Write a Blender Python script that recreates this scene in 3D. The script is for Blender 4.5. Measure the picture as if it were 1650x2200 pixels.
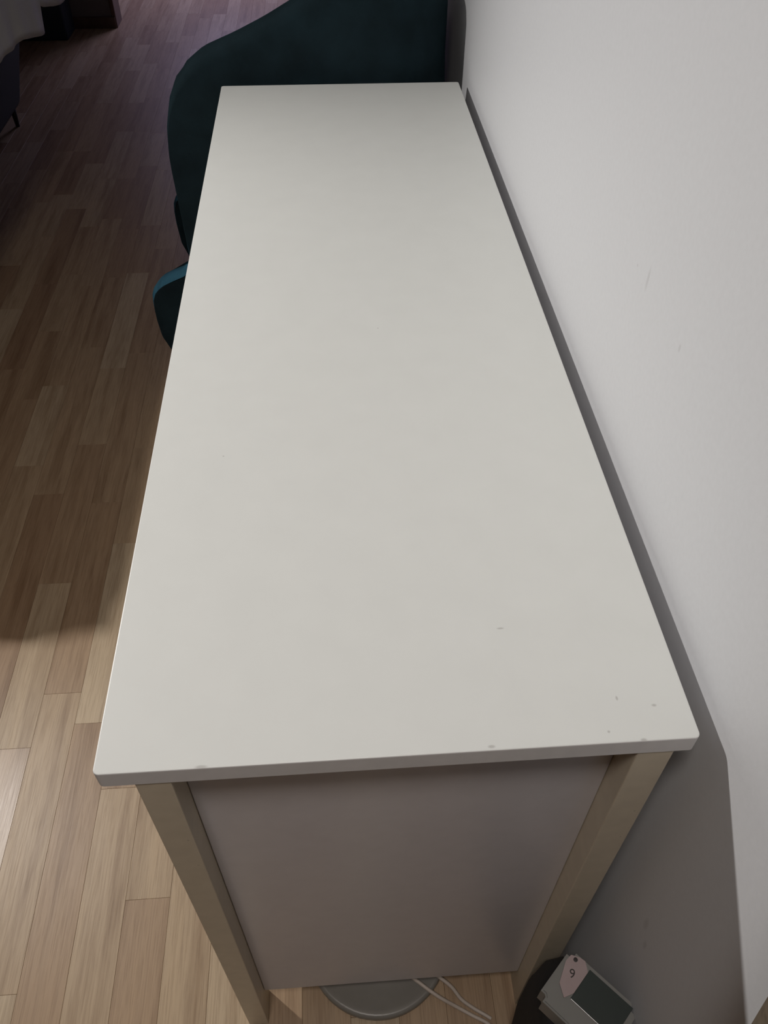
import bpy, bmesh, math, random
from mathutils import Vector, Matrix
random.seed(7)
S = bpy.context.scene
for o in list(bpy.data.objects): bpy.data.objects.remove(o)

# ------------------------------------------------------------ camera
CAM = Vector((0.18029, -0.26990, 1.28388))
RIGHT = Vector((0.99755, -0.06959, 0.00704)); DOWN = Vector((-0.04548, -0.72180, -0.69060)); FWD = Vector((0.05314, 0.68859, -0.72320))
FPX = 1746.7
cd = bpy.data.cameras.new('camera'); cam = bpy.data.objects.new('camera', cd); S.collection.objects.link(cam)
cd.sensor_fit = 'HORIZONTAL'; cd.sensor_width = 36; cd.lens = 36*FPX/1650; cd.clip_start = 0.02
m = Matrix((RIGHT, -DOWN, -FWD)).transposed().to_4x4(); m.translation = CAM
cam.matrix_world = m; S.camera = cam

# ------------------------------------------------------------ world, lamps, exposure
w = bpy.data.worlds.new('world'); S.world = w; w.use_nodes = True
w.node_tree.nodes['Background'].inputs[0].default_value = (0.55, 0.5, 0.5, 1)
w.node_tree.nodes['Background'].inputs[1].default_value = 0.03
def light(name, kind, loc, target, power, color, **kw):
    l = bpy.data.lights.new(name, kind); l.energy = power; l.color = color
    for k, v in kw.items(): setattr(l, k, v)
    o = bpy.data.objects.new(name, l); S.collection.objects.link(o); o.location = loc
    o.rotation_euler = (Vector(target)-Vector(loc)).to_track_quat('-Z', 'Y').to_euler(); return o
# shaded lamp hanging over the dining table, its cone towards the desk
light('dining_lamp_light', 'SPOT', (-1.10, 1.01, 1.59), (0.15, 0.40, 0.48), 74, (1.0, 0.955, 0.905), spot_size=math.radians(98), spot_blend=1.0, shadow_soft_size=0.03)
# unseen fill spot, added above the near end of the desk
light('ceiling_fill_light', 'SPOT', (0.0, -0.50, 2.40), (-0.15, 0.66, 0), 56, (1.0, 0.92, 0.86), spot_size=math.radians(88), spot_blend=1.0, shadow_soft_size=0.16)
# cool light of the next room
light('hallway_light', 'AREA', (-0.3, 5.5, 1.15), (-0.4, 5.2, 0), 10.0, (0.68, 0.62, 1.0), size=0.6)
S.view_settings.view_transform = 'Standard'; S.view_settings.look = 'None'
S.view_settings.gamma = 1; S.view_settings.use_curve_mapping = False; S.view_settings.exposure = 0.0

# ------------------------------------------------------------ helpers
def link(name, me, mat=None, parent=None):
    o = bpy.data.objects.new(name, me); S.collection.objects.link(o)
    if mat and not me.materials: me.materials.append(mat)
    if parent: o.parent = parent
    return o
def obj(name, bm, mat, parent=None, smooth=False):
    me = bpy.data.meshes.new(name); bm.normal_update(); bm.to_mesh(me); bm.free()
    if smooth:
        for p in me.polygons: p.use_smooth = True
    return link(name, me, mat, parent)
def box(bm, x0, x1, y0, y1, z0, z1, bev=0.0, seg=2):
    r = bmesh.ops.create_cube(bm, size=1)
    for v in r['verts']:
        v.co = Vector(((x0+x1)/2+v.co.x*(x1-x0), (y0+y1)/2+v.co.y*(y1-y0), (z0+z1)/2+v.co.z*(z1-z0)))
    if bev:
        es = list({e for v in r['verts'] for e in v.link_edges})
        bmesh.ops.bevel(bm, geom=es, offset=bev, segments=seg, affect='EDGES', profile=0.6)
def bx(*a, **k): bm = bmesh.new(); box(bm, *a, **k); return bm
def empty(name, loc, label=None, cat=None, group=None):
    o = bpy.data.objects.new(name, None); S.collection.objects.link(o); o.location = loc; o.empty_display_size = .05
    tag(o, label, cat, group); return o
def tag(o, label=None, cat=None, group=None, kind=None):
    for k, v in (('label', label), ('category', cat), ('group', group), ('kind', kind)):
        if v: o[k] = v
    return o
def put(name, bm, mat, root, smooth=False):
    """part given in world coordinates, parented to root"""
    if root: bmesh.ops.translate(bm, verts=bm.verts, vec=-root.location)
    return obj(name, bm, mat, root, smooth)
def sub(name, bm, mat, part, root, smooth=False):
    bmesh.ops.translate(bm, verts=bm.verts, vec=-root.location)
    return obj(name, bm, mat, part, smooth)
def tube(bm, pts, r, n=8):
    rings = []
    P = [Vector(p) for p in pts]
    up = Vector((0, 0, 1))
    for i, p in enumerate(P):
        t = (P[min(i+1, len(P)-1)]-P[max(i-1, 0)]).normalized()
        a = t.cross(up); a = a.normalized() if a.length > 1e-4 else Vector((1, 0, 0)); b = t.cross(a)
        rr = r[i] if isinstance(r, (list, tuple)) else r
        rings.append([bm.verts.new(p+rr*(math.cos(k*2*math.pi/n)*a+math.sin(k*2*math.pi/n)*b)) for k in range(n)])
    for a, b in zip(rings, rings[1:]):
        for k in range(n): bm.faces.new((a[k], a[(k+1) % n], b[(k+1) % n], b[k]))
    bm.faces.new(rings[0][::-1]); bm.faces.new(rings[-1])
def spline(pts, n=8):
    P = [Vector(p) for p in pts]; out = []
    for i in range(len(P)-1):
        a, b, c, d = P[max(i-1, 0)], P[i], P[i+1], P[min(i+2, len(P)-1)]
        for k in range(n):
            t = k/n
            out.append(.5*((2*b)+(c-a)*t+(2*a-5*b+4*c-d)*t*t+(3*b-a-3*c+d)*t**3))
    out.append(P[-1]); return out
def interp(x, tab):
    if x <= tab[0][0]: return tab[0][1]
    for (a, va), (b, vb) in zip(tab, tab[1:]):
        if x <= b: return va+(vb-va)*(x-a)/(b-a) if b > a else vb
    return tab[-1][1]
def lathe(bm, prof, c, n=40):
    rings = [[bm.verts.new((c[0]+r*math.cos(k*2*math.pi/n), c[1]+r*math.sin(k*2*math.pi/n), c[2]+z)) for k in range(n)] for r, z in prof]
    for a, b in zip(rings, rings[1:]):
        for k in range(n): bm.faces.new((a[k], a[(k+1) % n], b[(k+1) % n], b[k]))
    bm.faces.new(rings[0][::-1]); bm.faces.new(rings[-1])

# ------------------------------------------------------------ materials
class NT:
    def __init__(s, name, col=(.8, .8, .8), rough=.5, spec=.5):
        s.m = bpy.data.materials.new(name); s.m.use_nodes = True; s.t = s.m.node_tree; s.b = s.t.nodes['Principled BSDF']
        s.b.inputs['Base Color'].default_value = (*col, 1); s.b.inputs['Roughness'].default_value = rough
        s.b.inputs['Specular IOR Level'].default_value = spec
    def n(s, typ, **kw):
        x = s.t.nodes.new(typ)
        for k, v in kw.items():
            if k in x.inputs: x.inputs[k].default_value = v
            else: setattr(x, k, v)
        return x
    def l(s, a, b): s.t.links.new(a, b)
    def coords(s, scale=(1, 1, 1), which='Object'):
        tc = s.n('ShaderNodeTexCoord'); mp = s.n('ShaderNodeMapping'); mp.inputs['Scale'].default_value = scale
        s.l(tc.outputs[which], mp.inputs['Vector']); return mp
    def noise(s, vec, scale, detail=3, rough=.5):
        x = s.n('ShaderNodeTexNoise'); x.inputs['Scale'].default_value = scale; x.inputs['Detail'].default_value = detail; x.inputs['Roughness'].default_value = rough
        s.l(vec, x.inputs['Vector']); return x
    def ramp(s, fac, stops):
        r = s.n('ShaderNodeValToRGB'); e = r.color_ramp.elements
        e[0].position, e[0].color = stops[0][0], (*stops[0][1], 1); e[1].position, e[1].color = stops[-1][0], (*stops[-1][1], 1)
        for p, c in stops[1:-1]: k = e.new(p); k.color = (*c, 1)
        s.l(fac, r.inputs[0]); return r
    def bump(s, h, strength, dist=.001):
        b = s.n('ShaderNodeBump'); b.inputs['Strength'].default_value = strength; b.inputs['Distance'].default_value = dist
        s.l(h, b.inputs['Height']); s.l(b.outputs[0], s.b.inputs['Normal'])
def painted(name, col, rough, spots=(), var=.03, bump=.15, scale=60, spec=.5, strength=.35):
    """paint or foil with a faint mottle, optional small dark specks at given local points: (x,y,z,radius)"""
    t = NT(name, col, rough, spec); mp = t.coords(); nz = t.noise(mp.outputs[0], scale, 4)
    c0 = tuple(c*(1-var) for c in col); c1 = tuple(min(1, c*(1+var)) for c in col)
    r = t.ramp(nz.outputs[0], [(.3, c0), (.7, c1)]); out = r.outputs[0]
    for (x, y, z, rad, sh) in spots:
        d = t.n('ShaderNodeVectorMath', operation='SUBTRACT'); t.l(mp.outputs[0], d.inputs[0]); d.inputs[1].default_value = (x, y, z)
        s2 = t.n('ShaderNodeVectorMath', operation='MULTIPLY'); t.l(d.outputs[0], s2.inputs[0]); s2.inputs[1].default_value = sh
        ln = t.n('ShaderNodeVectorMath', operation='LENGTH'); t.l(s2.outputs[0], ln.inputs[0])
        mr = t.n('ShaderNodeMapRange'); t.l(ln.outputs[1], mr.inputs[0]); mr.inputs[1].default_value = rad*.5; mr.inputs[2].default_value = rad*1.2
        mr.inputs[3].default_value = strength; mr.inputs[4].default_value = 0
        mx = t.n('ShaderNodeMixRGB'); t.l(mr.outputs[0], mx.inputs[0]); t.l(out, mx.inputs[1]); mx.inputs[2].default_value = (.12, .1, .09, 1); out = mx.outputs[0]
    t.l(out, t.b.inputs['Base Color']); t.bump(nz.outputs[0], bump, .0004); return t.m
M = {}
M['desktop'] = painted('desktop_white', (.655, .675, .66), .42, [(.233, .5325, 0, .0010, (1, 1, 1)), (.3665, .009, 0, .0011, (1, 1, 1)), (.4057, .0281, 0, .0012, (.6, 1, 1)), (.3796, .0357, 0, .0010, (1, .5, 1)), (.3034, .1042, 0, .0012, (.4, 1.3, 1)), (.0693, .3229, 0, .0009, (1, 1, 1)), (.28, .003, 0, .0014, (.5, 1, 1)), (.075, .001, 0, .0016, (.35, 1, 1)), (.39, .001, 0, .0015, (.6, 1, 1))], .012, .05, 25)
M['desk_edge'] = painted('desk_edge', (.72, .71, .71), .45, (), .03, .1)
M['desk_white'] = painted('desk_white', (.66, .64, .665), .28, (), .02, .08)
M['desk_leg'] = painted('desk_leg', (.62, .55, .43), .4, [(.0079, -.02, .6265, .0011, (1, .01, 1)), (.0078, -.02, .5735, .0010, (1, .01, 1))], .04, .1)
M['chrome'] = NT('chrome', (.6, .6, .6), .25).m; M['chrome'].node_tree.nodes['Principled BSDF'].inputs['Metallic'].default_value = 1
M['wall'] = painted('wall_paint', (.70, .715, .745), .5, [(.4498, .3332, .9223, .004, (1, 1.6, .35)), (.4498, .3614, .9194, .0015, (1, 1, 1)), (.4498, .243, .9151, .002, (1, 1, .5)), (.4498, -.0396, .4631, .004, (1, 1, .35)), (.4498, -.052, .4426, .003, (1, 1, .4))], .015, .3, 180, .5, .16)
M['wall_far'] = painted('wall_far_paint', (.15, .13, .125), .6, (), .02, .3, 120)  # dark tone holds the shade of unlit walls and cuts bounced light
M['ceiling'] = painted('ceiling_paint', (.8, .79, .77), .7)
M['brown_trim'] = painted('brown_trim', (.10, .06, .045), .4, (), .15, .2, 20)
M['subfloor'] = painted('subfloor', (.20, .14, .09), .8)
M['cloth'] = painted('white_cloth', (.82, .82, .77), .85, (), .05, .5, 300)
M['black_plastic'] = painted('black_plastic', (.015, .016, .018), .35, (), .1, .1)
M['black_cloth'] = painted('black_cloth', (.012, .012, .013), .8, (), .2, .6, 200)
M['navy'] = painted('navy_fabric', (.022, .036, .048), .85, (), .15, .6, 300)
M['greenish'] = painted('dark_green_fabric', (.026, .032, .030), .85, (), .15, .6, 300)
M['brown_bag'] = painted('brown_bag', (.16, .125, .085), .8, (), .2, .6, 220)
M['grey_base'] = painted('grey_metal', (.22, .21, .19), .35, (), .03, .1)
M['cable'] = painted('pale_cable', (.55, .48, .42), .5)
M['label_paper'] = painted('label_paper', (.38, .30, .30), .6)  # darkened along with the box, shade included in the tone
M['ink'] = NT('ink', (.03, .025, .025), .6).m
M['table_wood'] = painted('table_wood', (.35, .22, .13), .5, (), .15, .2, 15)
M['leaf'] = painted('leaf', (.06, .13, .015), .5); M['pot'] = painted('pot', (.05, .10, .008), .5)
t = NT('box_plastic', (.30, .30, .285), .35); t.b.inputs['Transmission Weight'].default_value = .25; t.b.inputs['IOR'].default_value = 1.3; M['box'] = t.m  # white plastic darkened, its shade put into the base colour
t = NT('window_plastic', (.06, .075, .07), .25); t.b.inputs['Transmission Weight'].default_value = .3; M['box_window'] = t.m
# velvet of the armchair: lower rims get a lighter teal, lamplight painted into the colour
def velvet(name, col):
    t = NT(name, col, .9, .15); mp = t.coords(); nz = t.noise(mp.outputs[0], 14, 4); fz = t.noise(mp.outputs[0], 420, 2)
    r = t.ramp(nz.outputs[0], [(.3, tuple(c*.75 for c in col)), (.7, tuple(c*1.3 for c in col))]); t.l(r.outputs[0], t.b.inputs['Base Color'])
    t.b.inputs['Sheen Weight'].default_value = .03; t.b.inputs['Sheen Roughness'].default_value = .4; t.b.inputs['Sheen Tint'].default_value = (.1, .5, .7, 1)
    t.bump(fz.outputs[0], .4, .0006); return t.m
M['velvet'] = velvet('teal_velvet', (.009, .020, .026)); M['velvet_rim_lit'] = velvet('teal_velvet_rim_lit', (.03, .10, .15)); M['velvet_light'] = velvet('teal_velvet_seat', (.010, .03, .042))
# oak strips: tone per plank, long grain, fine pores
def oak(name, rough):
    t = NT(name, rough=rough); info = t.n('ShaderNodeObjectInfo')
    tc = t.n('ShaderNodeTexCoord'); off = t.n('ShaderNodeVectorMath', operation='MULTIPLY_ADD')
    cb = t.n('ShaderNodeCombineXYZ')
    for i in range(3): t.l(info.outputs['Random'], cb.inputs[i])
    t.l(cb.outputs[0], off.inputs[0]); off.inputs[1].default_value = (37, 91, 53); t.l(tc.outputs['Object'], off.inputs[2])
    mp = t.n('ShaderNodeMapping'); mp.inputs['Scale'].default_value = (26, 1.6, 10); t.l(off.outputs[0], mp.inputs[0])
    g = t.noise(mp.outputs[0], 1.6, 5, .6)
    mp2 = t.n('ShaderNodeMapping'); mp2.inputs['Scale'].default_value = (170, 5, 40); t.l(off.outputs[0], mp2.inputs[0])
    f = t.noise(mp2.outputs[0], 3, 4, .65)
    base = t.ramp(info.outputs['Random'], [(0, (.32, .21, .125)), (.35, (.39, .275, .17)), (.7, (.43, .32, .205)), (1, (.49, .385, .26))])
    gr = t.ramp(g.outputs[0], [(.3, (.70, .64, .58)), (.52, (1, 1, 1)), (.75, (1.1, 1.1, 1.08))])
    fr = t.ramp(f.outputs[0], [(.36, (.80, .77, .74)), (.55, (1, 1, 1))])
    m1 = t.n('ShaderNodeMixRGB', blend_type='MULTIPLY'); m1.inputs[0].default_value = 1; t.l(base.outputs[0], m1.inputs[1]); t.l(gr.outputs[0], m1.inputs[2])
    m2 = t.n('ShaderNodeMixRGB', blend_type='MULTIPLY'); m2.inputs[0].default_value = 1; t.l(m1.outputs[0], m2.inputs[1]); t.l(fr.outputs[0], m2.inputs[2])
    t.l(m2.outputs[0], t.b.inputs['Base Color'])
    rr = t.n('ShaderNodeMapRange'); t.l(f.outputs[0], rr.inputs[0]); rr.inputs[3].default_value = rough+.08; rr.inputs[4].default_value = rough-.05; t.l(rr.outputs[0], t.b.inputs['Roughness'])
    t.bump(f.outputs[0], .25, .0004); return t.m
M['oak'] = oak('oak_strip', .42); M['oak_gloss'] = oak('oak_strip_glossy', .33)

# ------------------------------------------------------------ setting
WX = 0.4498
floor = obj('floor', bx(-2.6, WX, -1.6, 6.2, -.04, -.0145), M['subfloor']); tag(floor, kind='structure')
tag(obj('wall_right', bx(WX, WX+.1, -1.6, 6.2, -.04, 2.5), M['wall']), kind='structure')
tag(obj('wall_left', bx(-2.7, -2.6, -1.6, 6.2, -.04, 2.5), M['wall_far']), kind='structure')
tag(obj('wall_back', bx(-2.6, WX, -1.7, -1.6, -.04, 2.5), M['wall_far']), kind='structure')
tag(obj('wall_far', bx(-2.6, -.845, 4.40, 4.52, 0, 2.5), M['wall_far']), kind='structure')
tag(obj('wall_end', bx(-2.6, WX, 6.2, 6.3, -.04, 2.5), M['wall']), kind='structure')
tag(obj('ceiling', bx(-2.7, WX+.1, -1.7, 6.3, 2.5, 2.6), M['ceiling']), kind='structure')
bm = bmesh.new(); box(bm, -2.6, -.83, 4.383, 4.40, 0, .050, .003); tag(obj('baseboard_far', bm, M['brown_trim']), kind='structure')
bm = bmesh.new(); box(bm, -.845, -.825, 4.39, 4.53, 0, 2.3, .004); tag(obj('trim_1', bm, M['brown_trim']), kind='structure')

# strips of the parquet
PW, X0 = .0660, -.2333           # strip pitch and one strip boundary
def seen(x, y):
    v = Vector((x, y, 0))-CAM; z = v.dot(FWD)
    if z < .05: return False
    return -40 < 825+FPX*v.dot(RIGHT)/z < 1690 and -40 < 1100+FPX*v.dot(DOWN)/z < 2240
def hidden(x, y):                # below the desk's body as seen from the camera side
    v = Vector((x, y, 0))-CAM; f = (.75-CAM.z)/(0-CAM.z); p = CAM+v*f
    return .01 < p.x < .43 and .01 < p.y < 1.31
LENS = [.30, .36, .42, .48, .56]
pm = {}
def plank_mesh(L, mat):
    if (L, mat) not in pm:
        bm = bmesh.new(); box(bm, .00015, PW-.00015, .00015, L-.00015, -.014, 0)
        es = [e for e in bm.edges if all(v.co.z > -.001 for v in e.verts)]
        bmesh.ops.bevel(bm, geom=es, offset=.0002, segments=1, affect='EDGES')
        me = bpy.data.meshes.new('plank'); bm.to_mesh(me); bm.free(); me.materials.append(M[mat]); pm[(L, mat)] = me
    return pm[(L, mat)]
anchors = {0: .3334, -1: .4566, 1: .0152+.62, -3: .4164, -2: 1.0, -5: 1.13}      # a joint the photo shows in these strips
rest = bmesh.new(); nplank = 0
for i in range(-36, 11):
    x = X0+i*PW
    if x+PW > WX or x < -2.6: continue
    y = anchors.get(i, random.uniform(0, .5)); 
    L0 = .40
    y = y-random.choice([.40, .46]) if i != -3 else y-.34
    first = y; row = []
    # forwards from the anchor
    yy = first
    k = 0
    while yy < 6.15:
        L = .46 if (k == 0 and i not in anchors) else random.choice(LENS)
        if i in anchors and k == 0: L = min(LENS, key=lambda q: abs(q-(anchors[i]-first)))
        row.append((yy, L)); yy += L; k += 1
    yy = first
    while yy > -1.55:
        L = random.choice(LENS); yy -= L; row.append((yy, L))
    for (yy, L) in row:
        pts = [(x+a*PW, yy+b*L) for a in (0, .5, 1) for b in (0, .25, .5, .75, 1)]
        vis = [p for p in pts if seen(*p) and not hidden(*p)]
        if vis and nplank < 300 and yy < 5.3:
            gl = (i == -3 and abs(yy-first) < .01)
            o = link('plank', plank_mesh(L, 'oak_gloss' if gl else 'oak'), None, floor); o.location = (x, yy, 0); nplank += 1
        else:
            box(rest, x+.00015, x+PW-.00015, max(yy, -1.6)+.00015, min(yy+L, 6.2)-.00015, -.014, 0)
print('planks', nplank)
tag(obj('parquet_strips', rest, M['oak'], floor), kind='stuff')

# ------------------------------------------------------------ desk
D, L = .4322, 1.321
desk = empty('desk', (0, 0, 0), 'long narrow white desk standing along the white wall', 'desk')
bm = bmesh.new(); rr_ = .0045; outl = []
for (cx_, cy_, a0) in ((D-rr_, rr_, -90), (D-rr_, L-rr_, 0), (rr_, L-rr_, 90), (rr_, rr_, 180)):
    for k in range(7): a = math.radians(a0+15*k); outl.append((cx_, cy_, math.cos(a), math.sin(a)))
rings = [[bm.verts.new((cx_+(rr_-ins)*c_, cy_+(rr_-ins)*s_, z_)) for cx_, cy_, c_, s_ in outl] for z_, ins in ((-.019, .0008), (-.0182, 0), (-.0009, 0), (-.0002, .0003), (0, .0010))]
for a, b in zip(rings, rings[1:]):
    for k in range(len(a)): bm.faces.new((a[k], a[(k+1) % len(a)], b[(k+1) % len(a)], b[k]))
bm.faces.new(rings[0][::-1]); bm.faces.new(rings[-1])
top = obj('desktop', bm, M['desktop'], desk); top.location = (0, 0, .75)
top.data.materials.append(M['desk_edge'])
for p in top.data.polygons:
    if p.normal.z < .5: p.material_index = 1
for (x0, x1) in ((.0250, .0507), (.3903, .4180)):
    for (y0, y1) in ((.001, .041), (L-.041, L-.001)):
        bm = bx(-(x1-x0)/2, (x1-x0)/2, -.02, .02, 0, .7310, bev=.0012)
        lg = obj('leg', bm, M['desk_leg'], desk); lg.location = ((x0+x1)/2, (y0+y1)/2, 0)
for (y0, y1) in ((.0255, .0395), (L-.0395, L-.0255)):
    obj('end_panel', bx(.0512, .3898, y0, y1, .066, .7308, bev=.0008), M['desk_white'], desk)
obj('back_panel', bx(.402, .414, .042, L-.042, .38, .7308), M['desk_white'], desk)
obj('front_rail', bx(.0270, .0420, .475, L-.0415, .655, .7308, bev=.0008), M['desk_white'], desk)
# drawer pedestal at the near end
obj('pedestal_side', bx(.0450, .4015, .455, .470, .088, .7308, bev=.0008), M['desk_white'], desk)
obj('pedestal_bottom', bx(.0450, .3895, .0400, .4545, .088, .103), M['desk_white'], desk)
z = .090
for h in (.235, .200, .200):
    dr = obj('drawer', bx(.0275, .0440, .0430, .4540, z, z+h-.003, bev=.001), M['desk_white'], desk)
    bm = bmesh.new(); tube(bm, [(.0276, .249, z+h*.6), (.015, .249, z+h*.6), (.008, .249, z+h*.6)], [.005, .005, .011], 16); obj('knob', bm, M['chrome'], dr, True)
    z += h

# ------------------------------------------------------------ armchair at the far end of the desk (faces left)
ch = empty('armchair', (.12, 1.59, 0), 'dark teal velvet armchair with high sweeping sides behind the desk end', 'chair')
def shell():
    bm = bmesh.new()
    YN, YF, XB = 1.375, 1.80, .402       # centre lines of near side, far side, back
    R_ = .10
    plan = []                             # from the near front edge round the back to the far front edge
    n1 = 30
    for k in range(n1+1): plan.append(('n', (k/n1)**1.9))
    for k in range(1, 12): plan.append(('c1', k/12))
    for k in range(0, 9): plan.append(('b', k/8))
    for k in range(1, 12): plan.append(('c2', k/12))
    for k in range(n1+1): plan.append(('f', (1-k/n1)**1.9))
    topz = [(-.1222, .58), (-.1212, .63), (-.119, .665), (-.113, .702), (-.098, .742), (-.07, .775), (-.03, .800), (.03, .822), (.085, .846), (.147, .878), (.20, .898), (.26, .905), (.33, .895), (.45, .868)]
    frontx = [(.03, -.125), (.10, -.160), (.168, -.196), (.207, -.210), (.25, -.2135), (.28, -.2135), (.304, -.211), (.322, -.203), (.336, -.188), (.346, -.168), (.358, -.135), (.368, -.1185), (.385, -.1135), (.41, -.1145), (.52, -.1185), (.61, -.1215), (.66, -.119), (.70, -.111), (.74, -.097), (.78, -.065), (.80, -.030)]
    NZ = 60; T = .046; ZB = .05
    grid = []
    for kind, s in plan:
        if kind in ('n', 'f'):
            x = -.122+s*(XB-R_+.122); y = YN if kind == 'n' else YF; nn = Vector((0, -1 if kind == 'n' else 1, 0)); base = Vector((x, y, 0))
        elif kind == 'c1':
            a = s*math.pi/2; base = Vector((XB-R_+R_*math.sin(a), YN+R_-R_*math.cos(a), 0)); nn = Vector((math.sin(a), -math.cos(a), 0))
        elif kind == 'b':
            base = Vector((XB, YN+R_+s*(YF-YN-2*R_), 0)); nn = Vector((1, 0, 0))
        else:
            a = s*math.pi/2; base = Vector((XB-R_+R_*math.cos(a), YF-R_+R_*math.sin(a), 0)); nn = Vector((math.cos(a), math.sin(a), 0))
        zt = interp(base.x, topz)-.015*min(1, max(0, (base.x+.122)/.04))
        drop = {'n': 0, 'c1': 0, 'b': s, 'c2': 1, 'f': 1}[kind]
        zt -= .16*drop*min(1, max(0, (.40-base.x)/.15+.25))
        prof = []
        for j in range(NZ+1):
            q = j/NZ; z = ZB+(zt-ZB)*q
            p = base.copy()
            if kind in ('n', 'f'):
                fx = interp(z, frontx); w_ = 1-s
                w2 = max(0, 1-(base.x+.122)/.22)**2; g = min(1, max(0, (z-.58)/.07)); p.x = base.x+(fx+.122)*(w2*(1-g)+g*w_**14)
            bulge = .012*math.sin(math.pi*min(1, max(0, (z-ZB)/.7)))+.0
            prof.append((p+Vector((0, 0, z)), nn, bulge))
        sec = []
        for p, n_, bl in prof: sec.append(p+n_*(T/2+bl)) 
        topc = prof[-1]; 
        for a in (45, 90, 135):
            r = math.radians(a); sec.append(topc[0]+n_*((T/2)*math.cos(r)+topc[2]*.5*math.cos(r))+Vector((0, 0, .016*math.sin(r))))
        for p, n_, bl in reversed(prof): sec.append(p-n_*(T/2)+n_*bl*.3)
        grid.append([bm.verts.new(v) for v in sec])
    n = len(grid[0])
    for a, b in zip(grid, grid[1:]):
        for j in range(n): bm.faces.new((a[j], a[(j+1) % n], b[(j+1) % n], b[j]))
    # rounded front rims
    for g, sgn in ((grid[0], 1), (grid[-1], -1)):
        mid = []
        half = NZ+1
        for j in range(half):
            o_, i_ = g[j].co, g[n-1-j].co
            mid.append(bm.verts.new((o_+i_)/2+Vector((-.006*min(1, max(0, (.58-o_.z)/.12)), 0, 0))))
        for j in range(half-1):
            f1 = (g[j], mid[j], mid[j+1], g[j+1]); f2 = (mid[j], g[n-1-j], g[n-2-j], mid[j+1])
            for f in (f1, f2):
                nf = bm.faces.new(f if sgn > 0 else f[::-1])
                if .2 < g[j].co.z < .42: nf.material_index = 1  # painted highlight on the lower rim
        f = (g[half-1], mid[-1], g[n-half]) ; 
        caps = [g[half-1], mid[-1], g[n-half]]+[g[j] for j in range(n-half-1, half-1, -1)]
        bm.faces.new(caps if sgn > 0 else caps[::-1])
    bmesh.ops.recalc_face_normals(bm, faces=bm.faces); return bm
sh = put('shell', shell(), M['velvet'], ch, True); sh.data.materials.append(M['velvet_rim_lit'])
def cushion(x0, x1, y0, y1, z0, z1, r, seg=6): return bx(x0, x1, y0, y1, z0, z1, bev=r, seg=seg)
bm = bmesh.new()                             # seat: plan rounded towards the front, waterfall front edge
NS = 28
outl = []
for k in range(NS+1):
    a = math.pi/2+math.pi*k/NS
    outl.append((-.02+.085*(-abs(math.cos(a))**.62), 1.587+.184*math.copysign(abs(math.sin(a))**.55, math.sin(a))))
outl = outl+[(.365, 1.403), (.365, 1.771)]
layers = [(.135, -.030), (.16, -.012), (.20, -.004), (.26, .0), (.31, .003), (.345, -.002), (.368, -.014), (.380, -.034), (.384, -.06)]
cx0, cy0 = .1, 1.587; rings = []
for z, off in layers:
    rg = []
    for (x, y) in outl:
        d = Vector((x-cx0, y-cy0, 0)); d.normalize(); rg.append(bm.verts.new((x+d.x*off, y+d.y*off, z)))
    rings.append(rg)
for a, b in zip(rings, rings[1:]):
    for k in range(len(a)): bm.faces.new((a[k], a[(k+1) % len(a)], b[(k+1) % len(a)], b[k]))
bm.faces.new(rings[0][::-1]); bm.faces.new(rings[-1]); bmesh.ops.recalc_face_normals(bm, faces=bm.faces)
tag(put('seat', bm, M['velvet_light'], ch, True), 'teal seat cushion')
put('back_cushion', cushion(.285, .37, 1.41, 1.765, .386, .80, .035), M['velvet'], ch, True)
for (x, y, dx, dy) in ((-.04, 1.45, -.01, -.01), (-.04, 1.73, -.01, .01), (.32, 1.45, .01, -.01), (.32, 1.73, .01, .01)):
    bm = bmesh.new(); tube(bm, [(x+dx, y+dy, 0), (x, y, .137)], [.010, .017], 14); put('leg', bm, M['black_plastic'], ch, True)

# ------------------------------------------------------------ dining table with cloth (left, mostly beyond the frame)
TX0, TX1, TY0, TY1, TZ = -1.50, -.645, .825, 2.95, .73
tb = empty('dining_table', ((TX0+TX1)/2, (TY0+TY1)/2, 0), 'wooden dining table under a white cloth at the left edge', 'table')
put('tabletop', bx(TX0, TX1, TY0, TY1, TZ-.028, TZ-.003, bev=.006), M['table_wood'], tb)
for x in (TX0+.22, TX1-.32):
    for y in (TY0+.12, TY1-.95): put('leg', bx(x-.03, x+.03, y-.03, y+.03, 0, TZ-.0285, bev=.003), M['table_wood'], tb)
hem = [(.75, .56), (1.2, .58), (1.7, .565), (2.063, .574), (2.19, .560), (2.288, .554), (2.352, .539), (2.510, .504), (2.522, .51), (2.533, .575), (2.554, .564), (2.664, .538), (2.78, .519), (2.95, .52)]
bm = bmesh.new()
per = []                                      # perimeter of the top, rounded corners
rc = .07
def arc(cx, cy, a0, n=8): return [(cx+rc*math.cos(math.radians(a0+90*k/n)), cy+rc*math.sin(math.radians(a0+90*k/n))) for k in range(n+1)]
e = .004
ys = [TY0+rc+ (TY1-TY0-2*rc)*k/180 for k in range(181)]
per += arc(TX1-rc+e, TY0+rc-e, -90); per += [(TX1+e, y) for y in ys[1:-1]]; per += arc(TX1-rc+e, TY1-rc+e, 0)
xs = [TX1-rc-(TX1-TX0-2*rc)*k/36 for k in range(37)]
per += [(x, TY1+e) for x in xs[1:-1]]; per += arc(TX0+rc-e, TY1-rc+e, 90); per += [(TX0-e, y) for y in reversed(ys[1:-1])]; per += arc(TX0+rc-e, TY0+rc-e, 180); per += [(x, TY0-e) for x in reversed(xs[1:-1])]
cx_, cy_ = (TX0+TX1)/2, (TY0+TY1)/2; NP = len(per); rings = []
NV = 10
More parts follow.
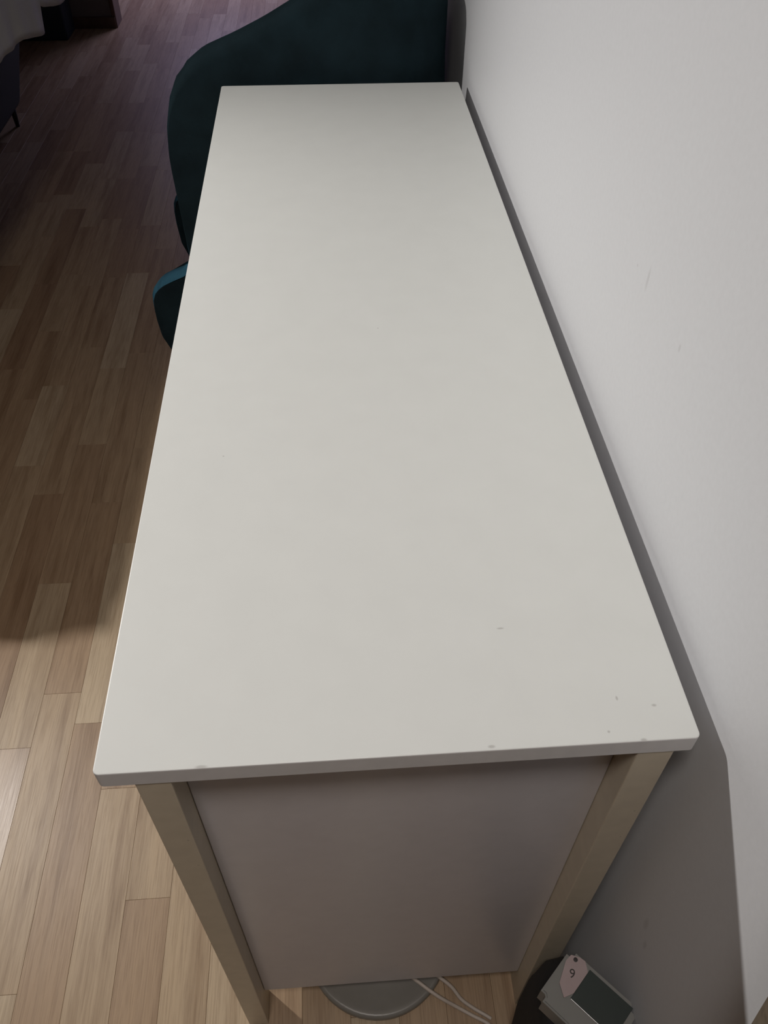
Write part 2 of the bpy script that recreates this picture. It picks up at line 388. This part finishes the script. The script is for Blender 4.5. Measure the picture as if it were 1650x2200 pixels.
for j in range(NV+1):
    q = j/NV; rg = []
    for k, (x, y) in enumerate(per):
        if x > TX1-.02: hz = interp(y, hem); nx, ny = 1, 0
        else: hz = .50+.02*math.sin(k*.3); dx, dy = x-cx_, y-cy_; nx, ny = ((1 if dx > 0 else -1, 0) if abs(dx) > (TX1-TX0)/2-.06 else (0, 1 if dy > 0 else -1))
        if y > TY1-rc: ny = 1
        if y < TY0+rc: ny = -1
        fl = -.050*q*0 + .046*q**1.2*(1+.0*math.sin(k)) + .008*q*math.sin(k*.55)+.004*q*math.sin(k*1.31)
        if x > TX1-.02: fl = q*(.006+.004*math.sin(y*19)+.003*math.sin(y*47))
        z = TZ+(hz-TZ)*q if j else TZ
        rg.append(bm.verts.new((x+nx*fl, y+ny*fl, z)))
    rings.append(rg)
for a, b in zip(rings, rings[1:]):
    for k in range(NP): bm.faces.new((a[k], b[k], b[(k+1) % NP], a[(k+1) % NP]))
bm.faces.new(rings[0])
tc = obj('tablecloth', bm, M['cloth'], None, True); tag(tc, 'white tablecloth hanging in uneven folds at the top left', 'tablecloth')
md = tc.modifiers.new('thick', 'SOLIDIFY'); md.thickness = .0015; md.offset = 1

# ------------------------------------------------------------ dark chairs beyond the table
def dark_chair(name, x0, x1, y0, y1, zb, mat, label, lean, top):
    c = empty(name, ((x0+x1)/2, (y0+y1)/2, 0), label, 'chair')
    bm = bmesh.new(); box(bm, x0, x1, y0, y1+.36*lean*1.7, zb, .43, .02, 4)
    for v in bm.verts:
        if v.co.y > y1-.05: v.co.y -= (.43-v.co.z)*lean*1.7
    put('seat', bm, mat, c, True)
    bm = bmesh.new(); box(bm, x0, x1, y1-.055, y1, .36, top, .02, 4)
    for v in bm.verts: v.co.y += lean*(v.co.z-.36)
    put('backrest', bm, mat, c, True)
    for x in (x0+.025, x1-.025):
        for y in (y0+.03, y1-.03):
            bm = bmesh.new(); tube(bm, [(x, y, 0), (x, y, zb+.01)], [.008, .012], 12); put('leg', bm, M['black_plastic'], c, True)
    return c
dark_chair('dining_chair', -1.46, -1.0, 2.62, 3.18, .07, M['greenish'], 'dark grey-green upholstered chair below the white tablecloth', .75, .70)
bm = bx(-1.60, -1.03, 4.20, 4.375, .0, .46, bev=.012, seg=3)
sb = empty('storage_box', (-1.31, 4.29, 0), 'dark navy fabric storage box against the wall by the brown baseboard', 'box')
put('body', bm, M['navy'], sb, True); put('lid', bx(-1.604, -1.026, 4.196, 4.379, .462, .50, bev=.008), M['navy'], sb, True)

# ------------------------------------------------------------ plant sliver behind the armchair
pl = empty('potted_plant', (.165, 4.83, 0), 'small plant in a green pot on the floor beyond the armchair', 'plant')
bm = bmesh.new(); lathe(bm, [(.07, 0), (.085, .01), (.11, .17), (.10, .18)], (.165, 4.83, 0)); put('pot', bm, M['pot'], pl, True)
for k in range(9):
    a = k*2*math.pi/9+.35; r = .17+.03*(k % 3)
    bm = bmesh.new(); c = Vector((.165, 4.83, .17)); d = Vector((math.cos(a), math.sin(a), 0)); s_ = Vector((-d.y, d.x, 0)); prev = None
    for q in range(7):
        tt = q/6; p = c+d*(r*tt)+Vector((0, 0, .16*math.sin(tt*2.2)-.06*tt)); wd = .028*math.sin(math.pi*min(1, tt*.95+.05))
        cur = [bm.verts.new(p-s_*wd), bm.verts.new(p+Vector((0, 0, -.005))), bm.verts.new(p+s_*wd)]
        if prev: bm.faces.new((prev[0], prev[1], cur[1], cur[0])); bm.faces.new((prev[1], prev[2], cur[2], cur[1]))
        prev = cur
    o = put('leaf', bm, M['leaf'], pl, True)

# ------------------------------------------------------------ things on the floor under the near end
# round lamp foot
lb = empty('lamp_base', (.205, .094, 0), 'round grey lamp base on the floor under the near desk end', 'lamp')
bm = bmesh.new(); lathe(bm, [(.098, 0), (.101, .003), (.102, .014), (.100, .0175), (.096, .0185), (.090, .016), (.03, .017), (.012, .024)], (.205, .094, 0), 64); put('foot', bm, M['grey_base'], lb, True)
bm = bmesh.new(); tube(bm, [(.205, .094, .024), (.205, .094, .05), (.205, .094, .074)], [.009, .009, .007], 16); put('stem', bm, M['grey_base'], lb, True)
def cable(name, pts, r, mat, label):
    bm = bmesh.new(); tube(bm, spline(pts, 10), r, 8); o = obj(name, bm, mat, None, True); tag(o, label, 'cable', 'pale cables under the near desk end'); return o
cable('cable', [(.236, .070, .0224), (.245, .044, .0235), (.262, .028, .0245), (.285, .012, .020), (.31, .001, .006), (.330, -.010, .0035), (.345, -.018, .0035), (.353, -.024, .0035)], .0026, M['cable'], 'pale cable curving from the lamp base, the lower of the two')
cable('cable', [(.262, .075, .0235), (.272, .048, .026), (.286, .036, .026), (.303, .024, .018), (.316, .010, .008), (.332, -.001, .0035), (.345, -.009, .0035), (.354, -.015, .0035)], .0026, M['cable'], 'pale cable arching higher beside the first, under the desk')

# black bag with the plastic box resting on it
def bag_mesh():
    bm = bmesh.new(); sec = []
    NA, NZ_ = 28, 12
    for j in range(NZ_+1):
        q = j/NZ_; z = .001+.318*q; s_ = (1-max(0, (q-.8)/.2)**2.4*.16)*(.90+.1*math.sin(math.pi*q))
        sec.append([bm.verts.new((.4035+.0435*s_*math.copysign(abs(math.cos(a))**.75, math.cos(a)), -.108+.098*s_*math.copysign(abs(math.sin(a))**.75, math.sin(a))+.003*math.sin(5*a+q*7), z+.004*math.sin(3*a)*q*(1-q))) for a in [k*2*math.pi/NA for k in range(NA)]])
    for a, b in zip(sec, sec[1:]):
        for k in range(NA): bm.faces.new((a[k], a[(k+1) % NA], b[(k+1) % NA], b[k]))
    bm.faces.new(sec[0][::-1]); bm.faces.new(sec[-1]); return bm
tag(obj('bag', bag_mesh(), M['black_cloth'], None, True), 'black soft bag standing between the desk leg and the wall', 'bag')
# box: local frame, a = short side, b = long side
ZT = .352
A = Vector((.4005, -.0262, ZT)); ea = Vector((-.0414, -.0385, 0)).normalized(); eb = Vector((-ea.y, ea.x, 0)); eb = Vector((ea.y*-1, ea.x, 0)); 
if eb.y > 0: eb = -eb
LA, LB, HB = .0605, .083, .030
pb = empty('plastic_box', (A.x, A.y, ZT-HB), 'clear white plastic box with a numbered label lying on the black bag', 'box')
def local(bm):
    mt = Matrix((( ea.x, eb.x, 0, 0), (ea.y, eb.y, 0, 0), (0, 0, 1, 0), (0, 0, 0, 1))); bmesh.ops.transform(bm, matrix=mt, verts=bm.verts); bmesh.ops.recalc_face_normals(bm, faces=bm.faces); return bm
bm = bmesh.new(); box(bm, 0, LA, 0, LB, 0, HB)
bmesh.ops.bevel(bm, geom=[e for e in bm.edges if abs(e.verts[0].co.z-e.verts[1].co.z) > .01], offset=.007, segments=5, affect='EDGES')
bmesh.ops.bevel(bm, geom=[e for e in bm.edges if all(v.co.z > HB-.001 for v in e.verts)], offset=.0018, segments=2, affect='EDGES')
obj('case', local(bm), M['box'], pb)
obj('window', local(bx(.004, .040, .026, LB-.006, HB, HB+.0012, bev=.0005)), M['box_window'], pb)
bm = bmesh.new(); pts = [(.006, .004), (.002, .012), (.001, .018), (.008, .026), (.034, .026), (.044, .021), (.036, .010), (.014, .003)]
vb = [bm.verts.new((a, b, HB+.0013)) for a, b in pts]; vt = [bm.verts.new((a, b, HB+.0024)) for a, b in pts]
bm.faces.new(vt); bm.faces.new(vb[::-1])
for k in range(len(pts)): bm.faces.new((vb[k], vb[(k+1) % len(pts)], vt[(k+1) % len(pts)], vt[k]))
lab = obj('label', local(bm), M['label_paper'], pb); tag(lab, 'pale pink paper label')
cu = bpy.data.curves.new('digit', 'FONT'); cu.body = '9'; cu.size = .0125; cu.align_x = 'CENTER'; cu.align_y = 'CENTER'; cu.extrude = .0001
tmp = bpy.data.objects.new('tmp', cu); S.collection.objects.link(tmp); bpy.context.view_layer.update()
me = bpy.data.meshes.new_from_object(tmp.evaluated_get(bpy.context.evaluated_depsgraph_get())); bpy.data.objects.remove(tmp)
dg = link('digit', me, None, lab); me.materials.clear(); me.materials.append(M['ink'])
pc = ea*.0205+eb*.0150; dg.location = (pc.x, pc.y, HB+.0026); dg.rotation_euler = (0, 0, math.radians(-18)); dg['label'] = 'black printed digit'
bm = bmesh.new(); pc = ea*.007+eb*.010; lathe(bm, [(.0022, 0), (.0022, .0008), (.0012, .001)], (pc.x, pc.y, HB+.0025), 14); obj('screw', bm, M['ink'], pb)

# tote bag hanging on the wall at the lower right
tt = empty('tote_bag', (.42, -.36, .50), 'dark brown cloth bag hanging on the wall at the lower right corner', 'bag')
bm = bmesh.new(); secs = []
for j in range(9):
    q = j/8; z = .50+.50*q; yr = -.2075+.088*q; yl = -.52-.03*q; th = .034+.006*math.sin(math.pi*q)
    ring = []
    for k in range(24):
        a = k*2*math.pi/24; c_, s_ = math.cos(a), math.sin(a)
        ring.append(bm.verts.new((WX-.003-th*.62+th*.6*math.copysign(abs(c_)**.6, c_), (yr+yl)/2+(yr-yl)/2*math.copysign(abs(s_)**.45, s_), z)))
    secs.append(ring)
for a, b in zip(secs, secs[1:]):
    for k in range(24): bm.faces.new((a[k], a[(k+1) % 24], b[(k+1) % 24], b[k]))
bm.faces.new(secs[0][::-1]); bm.faces.new(secs[-1]); put('body', bm, M['brown_bag'], tt, True)
for xo in (.012, .030):
    bm = bmesh.new(); tube(bm, spline([(WX-xo, -.27, .985), (WX-xo, -.30, 1.15), (WX-.02, -.345, 1.262), (WX-xo, -.39, 1.15), (WX-xo, -.43, .985)], 8), .006, 8); put('strap', bm, M['brown_bag'], tt, True)
bm = bmesh.new(); tube(bm, [(WX, -.345, 1.25), (WX-.03, -.345, 1.25), (WX-.045, -.345, 1.275)], .005, 10)
tag(obj('wall_hook', bm, M['chrome'], None, True), 'metal wall hook carrying the brown bag', 'hook')
